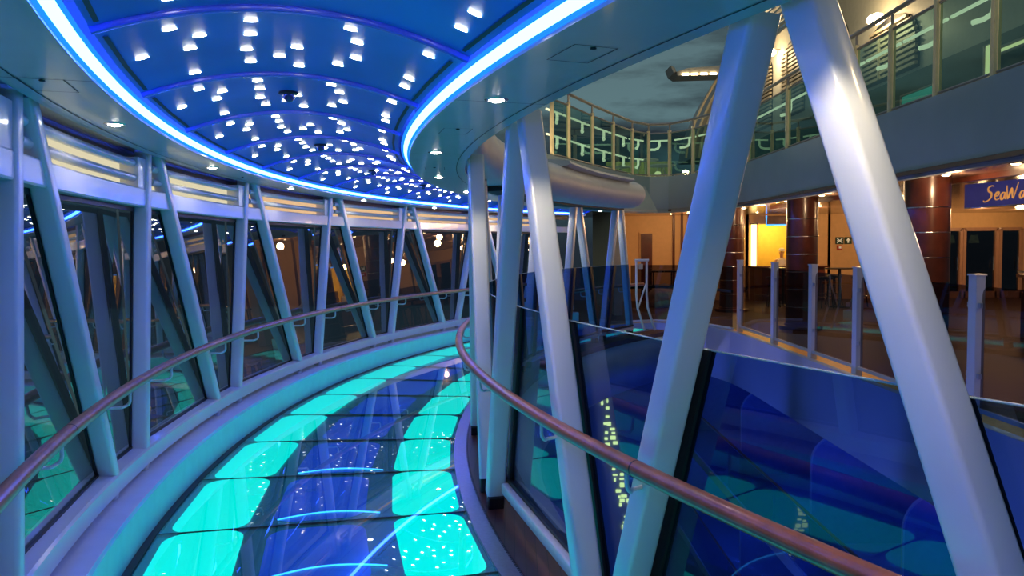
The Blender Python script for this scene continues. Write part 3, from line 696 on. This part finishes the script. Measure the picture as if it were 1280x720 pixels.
# glass doors at right
for k, (x0, x1) in enumerate(((13.25, 13.75), (13.85, 14.85), (14.95, 15.6))):
    o = obj('door_%d' % (k+2), MB().box(((x0+x1)/2, YB+.05, 1.05), (x1-x0, .02, 2.05)), 'doorglass')
    tag(o, ['narrow left', 'wide middle', 'right'][k] + ' leaf of the dark glass doors under the blue sign', 'door', 'glass doors', 'structure')
    fm = MB()
    for x in (x0, x1): fm.box((x, YB+.02, 1.05), (.09, .10, 2.12))
    fm.box(((x0+x1)/2, YB+.02, 2.10), (x1-x0, .10, .10)).box(((x0+x1)/2, YB+.02, .10), (x1-x0, .10, .20))
    obj('door_frame', fm, 'frame', o); obj('door_handle', MB().tube([(x1-.12, YB-.04, .85), (x1-.12, YB-.04, 1.25)], .015, 6), 'chrome', o)
o = obj('wall_lobby', MB().box((14.4, 26.5, 1.3), (4.5, .1, 2.6)).box((12.3, 25, 1.3), (.1, 3, 2.6)).box((16.6, 25, 1.3), (.1, 3, 2.6)), 'mahog'); tag(o, 'dim lobby wall behind the glass doors', 'wall', kind='structure')
for k, x in enumerate((14.6, 15.4)):
    t = thing('lobby_lamp', 'dim lamp shade glowing behind the glass doors, %s of two' % ['left', 'right'][k], 'lamp', (x, 25.6, 1.7))
    obj('shade', MB().lathe((x, 25.6, 1.78), [(.10, .16), (.16, -.10)], 16), 'winglow', t); obj('cord', MB().tube([(x, 25.6, 1.9), (x, 25.6, 2.6)], .01, 6), 'black', t)
t = thing('podium', 'mahogany podium with chrome rail at the right edge of the deck', 'podium', (8.95, 12.6, 0))
obj('body', MB().box((8.95, 12.6, .55), (.5, 1.0, 1.1)), 'mahog', t, bevel=.02); obj('top', MB().box((8.95, 12.6, 1.13), (.6, 1.1, .05)), 'mahog', t); obj('rail', MB().tube([(8.66, 12.1, 1.20), (8.66, 13.1, 1.20)], .02, 8), 'chrome', t)
# big sign with brush lettering
t = thing('hanging_sign', 'blue hanging sign with gold brush lettering above the deck at right', 'sign', (6.85, 10.2, 2.2))
def sx(y): return 6.72 + (11.4-y)*.16
obj('board', MB().prism([(sx(11.42), 11.42, 2.22), (sx(9.3), 9.3, 2.22), (sx(9.3), 9.3, 2.56), (sx(11.42), 11.42, 2.56)], (.06, .01, 0)), 'signblue', t)
obj('edge', MB().sweep(rrect(.07, .02, .004, 1), [(sx(11.42)+.03, 11.42, 2.215), (sx(9.3)+.03, 9.3, 2.215)]), 'chrome', t)
glyph = {
 'S': [[(.62, .95), (.45, 1.0), (.22, .86), (.25, .66), (.45, .52), (.42, .25), (.18, .05), (-.08, .0), (-.12, .1)]],
 'e': [[(.05, .28), (.3, .38), (.32, .55), (.15, .5), (.04, .25), (.15, .08), (.36, .14)]],
 'a': [[(.34, .5), (.16, .48), (.04, .25), (.1, .08), (.24, .16), (.36, .5)], [(.36, .52), (.32, .2), (.42, .08)]],
 'W': [[(.0, .92), (.06, .1), (.34, .72), (.42, .1), (.78, 1.05)]],
 'l': [[(.16, 1.0), (.08, .4), (.14, .08), (.22, .1)]],
 'k': [[(.14, 1.0), (.06, .05)], [(.38, .55), (.1, .3), (.4, .06)]]}
adv = {'S': .66, 'e': .42, 'a': .48, 'W': .84, 'l': .26, 'k': .5}
yc = 11.02; sw = .235
for ch in 'SeaWalk':
    lb = MB()
    for st in glyph[ch]:
        pts = []
        for i in range(len(st)-1):            # smooth the stroke
            p0, p1, p2, p3 = st[max(i-1, 0)], st[i], st[i+1], st[min(i+2, len(st)-1)]
            for q in range(5):
                u = q/5
                pts.append([.5*((2*p1[c]) + (-p0[c]+p2[c])*u + (2*p0[c]-5*p1[c]+4*p2[c]-p3[c])*u*u + (-p0[c]+3*p1[c]-3*p2[c]+p3[c])*u**3) for c in (0, 1)])
        pts.append(list(st[-1])); n = len(pts); vs = []; fs = []
        for i, (a, b) in enumerate(pts):
            wd = .045*(.45 + .75*math.sin(PI*min(1, (i+1)/n)*.9)) * (1.15 if i < n*.6 else .8)
            a_, b_ = pts[min(i+1, n-1)][0]-pts[max(i-1, 0)][0], pts[min(i+1, n-1)][1]-pts[max(i-1, 0)][1]; L = math.hypot(a_, b_) or 1
            nx, ny = -b_/L*wd, a_/L*wd
            for s in (1, -1):
                yy = yc - (a + s*nx)*sw*1.05; zz = 2.285 + (b + s*ny)*.22
                vs += [(sx(yy)-.006, yy, zz), (sx(yy)-.001, yy, zz)]
        for i in range(n-1):
            o_ = i*4; fs += [(o_, o_+4, o_+6, o_+2), (o_+1, o_+3, o_+7, o_+5), (o_, o_+1, o_+5, o_+4), (o_+2, o_+6, o_+7, o_+3)]
        lb.add(vs, fs)
    obj('letter', lb, 'signgold', t)
    yc -= adv[ch]*sw*1.05
# deck downlights
for i, y in enumerate((18.95, 17.5, 16.0, 14.2, 11.75, 10.15, 8.75, 7.4, 6.0, 3.5)):
    downlight(0, 0, '%s warm downlight from the far end in the edge of the deck soffit' % ORD[i], 'downlights along the deck soffit edge', m='downw', pos=Vector((5.72, y, 2.598)), r=.055)
for i, (x, y) in enumerate(((7.3, 18.2), (7.3, 14.4), (7.3, 11.6), (8.2, 20.8), (6.9, 21.6), (10.2, 14.8), (10.4, 19.5), (5.0, 21.8), (4.6, 22.2))):
    downlight(0, 0, '%s small warm downlight deeper under the deck soffit' % ORD[i], 'downlights deep under the deck soffit', m='downw', pos=Vector((x, y, 2.598)), r=.04)
# furniture in the shade of the deck
def high_table(x, y, lab):
    t = thing('bar_table', lab, 'table', (x, y, 0), 'dark tables on the deck')
    obj('top', MB().lathe((x, y, 0), [(.0001, 1.02), (.38, 1.02), (.38, 1.05), (.0001, 1.05)], 24), 'black', t); obj('stem', MB().tube([(x, y, .03), (x, y, 1.02)], .04, 10), 'black', t)
    obj('base', MB().lathe((x, y, 0), [(.28, 0), (.28, .02), (.05, .05)], 20), 'black', t)
def stool(x, y, lab, a=0):
    t = thing('bar_stool', lab, 'stool', (x, y, 0), 'dark stools on the deck')
    obj('seat', MB().lathe((x, y, 0), [(.0001, .76), (.19, .76), (.2, .80), (.17, .83), (.0001, .84)], 20), 'black', t, smooth=True)
    for k in range(4):
        b = a + PI/4 + PI/2*k; obj('leg', MB().tube([(x+.12*math.cos(b), y+.12*math.sin(b), .76), (x+.22*math.cos(b), y+.22*math.sin(b), 0)], .017, 8), 'black', t)
    obj('ring', MB().tube([(x+.185*math.cos(q*PI/8), y+.185*math.sin(q*PI/8), .3) for q in range(16)], .01, 6, closed=True), 'chrome', t)
high_table(8.8, 20.6, 'round dark high table in front of the signed peach wall'); high_table(7.5, 21.2, 'round dark high table in front of the bar counter')
for i, (x, y) in enumerate(((8.3, 20.3), (9.3, 20.5), (7.1, 20.8), (9.0, 21.4), (7.9, 21.7))):
    stool(x, y, 'dark round bar stool, %s from the near right corner of the table group' % ORD[i], i*.7)
t = thing('lounger_stack', 'low dark trolley rack by the peach wall at the walkway end', 'trolley', (4.32, 22.0, 0))
obj('top', MB().box((4.32, 22.0, .95), (.7, .5, .04)), 'black', t); obj('shelf', MB().box((4.32, 22.0, .55), (.7, .5, .03)), 'black', t)
for dx in (-.3, .3):
    for dy in (-.2, .2): obj('leg', MB().tube([(4.32+dx, 22.0+dy, 0), (4.32+dx, 22.0+dy, .95)], .02, 6), 'black', t)
tp = MB().ball((0, 0, 0), (1, 1, 1), 28, 18)
tp.v = [(4.15 + v[0]*(.42+.06*math.sin(7*v[2]+3*v[1])), 21.1 + v[1]*(.35+.05*math.sin(9*v[0])), max(0.0, .24 + v[2]*(.36+.06*math.sin(6*v[0]+4*v[1])))) for v in tp.v]
o = obj('tarpaulin_bundle', tp, 'tarp', smooth=True); tag(o, 'crumpled grey tarpaulin bundle on the deck in front of the dark trolley', 'bundle')
# ------------------------------------------------------------------ upper deck: fascia, windscreen
up = [(.1, 14.2), (.83, 15.57), (1.22, 16.32), (1.86, 17.65), (2.5, 18.87), (3.15, 20.05), (3.66, 20.55), (4.2, 20.45), (4.66, 19.75), (5.1, 18.5), (5.3, 17.2), (5.3, 14.8), (5.3, 13.1), (5.3, 11.9), (5.3, 10.8), (5.3, 9.65), (5.3, 8.5), (5.3, 7.3), (5.3, 3), (5.3, -6)]
upr = up[::-1]
o = obj('trim_13', strip2(upr, -.06, .05, 2.66, 3.52), 'fascia', smooth=True); tag(o, 'grey curved fascia band of the upper deck', 'fascia', kind='structure')
o = obj('trim_14', strip2(upr, -.02, .09, 2.56, 2.66), 'fascia', smooth=True); tag(o, 'narrow chipped lower lip of the grey upper deck fascia', 'fascia lip', kind='structure')
o = obj('floor_upper', MB().prism([(x+.02, y, 3.40) for x, y in up] + [(18, -6, 3.40), (18, 32, 3.40), (.1, 32, 3.40)], (0, 0, .08)), 'roof'); o.name = 'floor'; tag(o, 'upper deck slab behind the windscreen', 'floor', kind='structure')
t = thing('windscreen', 'green glass windscreen with bronze posts curving round the upper deck edge', 'windscreen', (4, 18, 3.5))
for (x, y) in up[1:18]:
    p = obj('post', MB().sweep(rrect(.085, .075, .012, 2), [(x, y, 3.44), (x, y, 4.72)], up=Vector((0, 1, 0))), 'gold', t, smooth=True)
    obj('post_spigot', MB().tube([(x, y, 4.72), (x, y, 4.90)], .022, 8), 'pipe', p)
for i in range(1, 17):
    a, b = Vector((*up[i], 0)), Vector((*up[i+1], 0)); d = (b-a).normalized()
    a2, b2 = a+d*.045, b-d*.045; z = lambda p, h: (p.x, p.y, h)
    obj('pane', MB().quad(z(a2, 3.56), z(b2, 3.56), z(b2, 4.66), z(a2, 4.66)), 'screen', t)
    obj('pane_frame', MB().tube([z(a2, 4.66), z(b2, 4.66)], .022, 6), 'pipe', t)
    obj('sill_rail', MB().tube([z(a2, 3.56), z(b2, 3.56)], .018, 6), 'pipe', t)
    nrm = Vector((-d.y, d.x, 0)) * .04
    if i > 0:
        a3, b3 = a2 + d*.10 + nrm, b2 - d*.22 + nrm
        obj('base_bracket', MB().tube([z(a3, 3.50), z(a3, 3.555), z(b3, 3.555), z(b3, 3.50)], .019, 6), 'gold', t)
    # inner handrail hanging on swan-neck brackets
    for zz in ((4.48, 3.98) if i < 6 else (4.48,)):
        n2 = Vector((d.y, -d.x, 0)) * -.14
        if i >= 1:
            q0, q1 = a2 - n2*1.0, b2 - n2*1.0
            # rail stands on the deck side of the glass
            sd = Vector((d.y, -d.x, 0)); side = sd if (a + sd*2 - Vector((3.0, 12, 0))).length > (a - sd*2 - Vector((3.0, 12, 0))).length else -sd
            q0, q1 = a2 + side*.14, b2 + side*.14
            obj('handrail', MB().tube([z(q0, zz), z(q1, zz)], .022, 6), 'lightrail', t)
            e = q1 - d*.22
            br = [z(e, zz), z(e, zz-.14), z(e - d*.04, zz-.20), z(e - d*.12 - side*.04, zz-.235), z(e - d*.24 - side*.10, zz-.24)]
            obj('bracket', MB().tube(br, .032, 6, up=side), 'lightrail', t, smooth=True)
obj('top_rail', MB().tube([(x, y, 4.90) for x, y in up[1:18]], .034, 10), 'pipe', t, smooth=True)
# upper deck furniture seen through the far corner
for i, (x, y, r) in enumerate(((3.9, 22.6, .42), (4.7, 24.2, .45), (3.4, 24.5, .4))):
    t = thing('round_table', '%s white round table behind the far corner of the windscreen' % ORD[i], 'table', (x, y, 3.48), 'white tables on the upper deck')
    obj('top', MB().lathe((x, y, 0), [(.0001, 4.17), (r, 4.17), (r, 4.20), (.0001, 4.20)], 24), 'cap', t)
    for k in range(3):
        a = 2*PI*k/3+.5; obj('leg', MB().tube([(x+.1*math.cos(a), y+.1*math.sin(a), 4.17), (x+.3*math.cos(a), y+.3*math.sin(a), 3.48)], .018, 6), 'cap', t)
for i, (x, y) in enumerate(((4.05, 21.3), (4.75, 21.0), (3.3, 21.6))):
    t = thing('deck_lamp', '%s small glowing deck lamp at the far corner of the windscreen' % ORD[i], 'lamp', (x, y, 3.48), 'deck lamps behind the windscreen')
    obj('stem', MB().tube([(x, y, 3.48), (x, y, 3.62)], .03, 8), 'pipe', t); obj('globe', MB().ball((x, y, 3.68), (.09, .09, .06)), 'lampglow' if i == 1 else 'winglow', t, smooth=True)
o = obj('wall_upper', MB().box((4.3, 26, 4.0), (2.2, .2, 1.0)), mat('olive_wall', (.42, .46, .18), .6)); tag(o, 'olive lit wall behind the upper deck tables', 'wall', kind='structure')
light('upper_corner_lamp', 'POINT', (4.0, 24, 5.4), 60, (1, .9, .5), .15)
# superstructure at right
hs = MB().box((12.27, 20, 6.2), (6.0, 26, 5.6))
o = obj('wall_superstructure', hs, 'house'); obj('dark_backing', MB().box((9.264, 20, 4.55), (.012, 26, 2.14)), mat('dark_teal_backing', (.05, .09, .09), .5), o); tag(o, 'tall grey superstructure wall above the upper deck', 'wall', kind='structure')  # dark sheet added so the lit wall stays dim behind the windscreen
XS = 9.266
for i, (y0, y1, z0, z1, w) in enumerate(((27.4, 29.4, 5.9, 8.4, 'behind the lamp'), (24.4, 26.4, 5.9, 8.4, 'between the two lamps'), (21.3, 23.3, 5.9, 8.0, 'beside the large strut'), (17.6, 20.4, 5.7, 7.2, 'under the near lamp'))):
    t = thing('louvre_panel', 'arched louvre panel on the superstructure %s' % w, 'louvre', (XS, (y0+y1)/2, z0), 'arched louvre panels')
    r = (y1-y0)/2
    arch = [(XS, y0, z0), (XS, y1, z0)] + [(XS, (y0+y1)/2 + r*math.cos(PI*q/12), z1-r*.6 + r*.6*math.sin(PI*q/12)) for q in range(13)]
    obj('back', MB().prism(arch, (-.02, 0, 0)), 'dark', t)
    sl = MB(); nz = int((z1-z0-.1)/.13)
    for q in range(nz):
        zc = z0 + .1 + q*.13; top = zc-(z1-r*.6); hw = r if top < 0 else r*math.sqrt(max(.02, 1-(top/(r*.6))**2))
        sl.box((XS-.06, (y0+y1)/2, zc), (.07, 2*hw-.08, .07))
    obj('slats', sl, 'louver', t)
    obj('mullion', MB().box((XS-.1, (y0+y1)/2+.35, (z0+z1)/2-.15), (.05, .06, z1-z0-.5)), 'louver', t)
for i, (y, z, w) in enumerate(((26.7, 8.25, 'far'), (19.0, 7.15, 'near'), (11.0, 7.15, 'third'), (3.0, 7.15, 'fourth'))):  # last two are added out of view to light the windscreen posts
    t = thing('flood_lamp', '%s glowing amber flood lamp on the superstructure wall (third and fourth added unseen)' % w, 'lamp', (XS-.2, y, z), 'flood lamps')
    obj('arm', MB().tube([(XS+.004, y, z+.1), (XS-.3, y, z+.1)], .03, 8), 'pipe', t); obj('lens', MB().ball((XS-.35, y, z), (.2, .26, .13)), 'lampglow', t, smooth=True)
    light('flood', 'POINT', (XS-.75, y, z-.25), 70, (1, .76, .42), .2)
ev = MB().box((8.9, 18, 9.2), (1.9, 16, .3))
for q in range(7): ev.box((8.0-.02, 18, 8.95-q*.16), (.08, 16, .06))
o = obj('eave', ev, 'roof'); tag(o, 'dark slatted eave at the top of the superstructure', 'eave', kind='structure')
# lit windows low on the superstructure, seen through the windscreen
for i, (y, z, hy, hz, mk) in enumerate(((20.5, 4.6, 1.2, 1.0, 'greenglow'), (17.6, 4.7, 1.4, .9, 'greenglow'), (15.0, 5.0, .25, 1.0, 'winglow'), (14.2, 5.3, .9, .12, 'winglow'), (12.9, 4.9, 1.3, .9, 'greenglow'), (11.2, 5.2, .22, .9, 'winglow'), (10.7, 5.3, .5, .6, 'greenglow'), (23, 4.4, 1.6, .5, 'greenglow'))):
    t = thing('lit_window', '%s lit window from the far end, low on the superstructure' % ORD[i], 'lit window', (XS, y, z), 'lit windows on the superstructure')
    obj('pane', MB().box((XS-.02, y, z), (.04, hy, hz)), mk, t)
    obj('window_frame', MB().tube([(XS-.05, y-hy/2, z-hz/2), (XS-.05, y+hy/2, z-hz/2), (XS-.05, y+hy/2, z+hz/2), (XS-.05, y-hy/2, z+hz/2)], .03, 6, closed=True, up=Vector((1, 0, 0))), 'pipe', t)
# ribbed funnel casing and wing
t = thing('funnel_casing', 'curved ribbed funnel casing rising behind the upper deck', 'funnel', (9, 34, 4))
def fcx(s): return 7.7 + 2.2*s**1.6, 5.5 + 4.6*s
obj('shell', MB().prism([(fcx(s/10)[0]+.25, 34.2, fcx(s/10)[1]) for s in range(11)] + [(13, 34.2, 10.1), (13, 34.2, 5.5)], (0, 2.5, 0)), 'house', t)
for k in range(5):
    obj('fin', MB().sweep(rrect(.1, .14, .02, 1), [(fcx(s/10)[0]+.28*k, 34.0, fcx(s/10)[1]) for s in range(11)], up=Vector((0, 1, 0))), 'gold', t)
t = thing('wing_spoiler', 'small wing with amber lit underside high behind the strut', 'wing', (8, 34, 9.1))
obj('wing', MB().prism([(7.05, 33.5, 9.12), (7.25, 33.5, 8.98), (9.3, 33.5, 9.02), (9.4, 33.5, 9.42), (7.7, 33.5, 9.30)], (0, 1.2, 0)), 'house', t)
obj('winglet', MB().prism([(7.05, 33.5, 9.10), (7.22, 33.5, 9.02), (7.10, 33.5, 9.32), (6.92, 33.5, 9.42)], (0, 1.2, 0)), 'house', t)
for q in range(4): obj('underside_glow', MB().box((7.55+q*.4, 33.48, 9.03+.005*q), (.28, .06, .07)), 'downw', t)  # glowing strips stand in for warm light on the wing's underside
# ------------------------------------------------------------------ lights
W = (1.0, .66, .36)
for y in (6.5, 10, 14, 18): light('deck_lamp', 'POINT', (5.75, y, 2.45), 20, W, .08)
for x, y in ((7.5, 19), (9.5, 21), (5, 21.5), (12.5, 20.5), (10, 15), (14.2, 21.5)): light('deck_lamp', 'POINT', (x, y, 2.4), 48, (1, .58, .26), .1)
light('bar_lamp', 'POINT', (8.4, 24.3, 2.3), 60, (1, .72, .22), .12)
light('lobby_light', 'POINT', (14.4, 25, 2.2), 30, (1, .7, .4), .1)
for y in (19, 15.2, 11.6, 8.5, 5.4):
    light('balcony_lamp', 'POINT', (5.7, y, -1.35), 24, (.02, .10, 1.0), .08)
    light('balcony_lamp', 'POINT', (5.7, y, -3.95), 20, (.02, .10, 1.0), .08)
light('hull_fill', 'POINT', (3.2, 11.5, -4.8), 90, (.03, .12, 1.0), .2)
for y in (5.5, 9.0, 12.5, 15.5):  # added blue fills without fixtures, brightening the hull fascia
    l = light('hull_fill', 'SPOT', (1.9, y, -2.0), 130, (.24, .25, 1.0), .12, spot=64); l.rotation_euler = Vector((2.5, .6, 1.5)).to_track_quat('-Z', 'Y').to_euler()
for p0, p1, e in (((-.2, 12.7, 3.15), (3.3, 20.3, 4.8), 230), ((-1.5, 8.3, 3.15), (5.3, 13.5, 5.3), 220), ((-1.0, 4.0, 3.15), (5.3, 9.5, 5.6), 180)):  # added spots hidden above the roof to brighten the windscreen posts
    l = light('added_windscreen_fill', 'SPOT', p0, e, (1, .76, .42), .1, spot=32); l.rotation_euler = (Vector(p1)-Vector(p0)).to_track_quat('-Z', 'Y').to_euler()
# ------------------------------------------------------------------ sky
w = bpy.data.worlds.new('dusk'); sc.world = w; w.use_nodes = True; nt = w.node_tree; nt.nodes.clear()
ou = nt.nodes.new('ShaderNodeOutputWorld'); bg = nt.nodes.new('ShaderNodeBackground'); tc = nt.nodes.new('ShaderNodeTexCoord')
sp = nt.nodes.new('ShaderNodeSeparateXYZ'); nt.links.new(tc.outputs['Generated'], sp.inputs[0])
rz = nt.nodes.new('ShaderNodeValToRGB'); cr = rz.color_ramp
cr.elements[0].position = .0; cr.elements[0].color = (.012, .018, .026, 1)
cr.elements[1].position = 1; cr.elements[1].color = (.26, .35, .44, 1)
for p_, c_ in ((.08, (.035, .065, .078, 1)), (.17, (.085, .15, .165, 1)), (.32, (.07, .115, .13, 1)), (.5, (.16, .22, .27, 1))):
    e = cr.elements.new(p_); e.color = c_
nt.links.new(sp.outputs['Z'], rz.inputs['Fac'])
mp = nt.nodes.new('ShaderNodeMapping'); mp.inputs['Scale'].default_value = (1, 1, 4.2); nt.links.new(tc.outputs['Generated'], mp.inputs['Vector'])
nz = nt.nodes.new('ShaderNodeTexNoise'); nz.inputs['Scale'].default_value = 4.2; nz.inputs['Detail'].default_value = 7; nz.inputs['Roughness'].default_value = .55; nt.links.new(mp.outputs[0], nz.inputs['Vector'])
cr2 = nt.nodes.new('ShaderNodeValToRGB'); cr2.color_ramp.elements[0].position = .45; cr2.color_ramp.elements[1].position = .62; nt.links.new(nz.outputs['Fac'], cr2.inputs['Fac'])
mx = nt.nodes.new('ShaderNodeMix'); mx.data_type = 'RGBA'; mx.inputs['B'].default_value = (.018, .025, .032, 1)
nt.links.new(cr2.outputs['Color'], mx.inputs['Factor']); nt.links.new(rz.outputs['Color'], mx.inputs['A']); nt.links.new(mx.outputs['Result'], bg.inputs['Color'])
nt.links.new(bg.outputs[0], ou.inputs['Surface'])
# ------------------------------------------------------------------ camera
cam = bpy.data.cameras.new('camera'); co = bpy.data.objects.new('camera', cam); COL.objects.link(co); sc.camera = co
cam.sensor_width = 36; cam.lens = 959.1/1280*36; cam.clip_start = .05; cam.clip_end = 1000
pt, rl = math.radians(3.128), math.radians(-.535)
Fv = Vector((0, math.cos(pt), -math.sin(pt))); Rv = Vector((1, 0, 0)); Uv = Vector((0, math.sin(pt), math.cos(pt)))
r_ = Rv*math.cos(rl) + Uv*math.sin(rl); u_ = -Rv*math.sin(rl) + Uv*math.cos(rl)
m4 = Matrix(((r_.x, u_.x, -Fv.x, 0), (r_.y, u_.y, -Fv.y, 0), (r_.z, u_.z, -Fv.z, EYE), (0, 0, 0, 1)))
co.matrix_world = m4
vs = sc.view_settings; vs.view_transform = 'Standard'; vs.look = 'None'; vs.exposure = 0.34; vs.gamma = 1; vs.use_curve_mapping = False
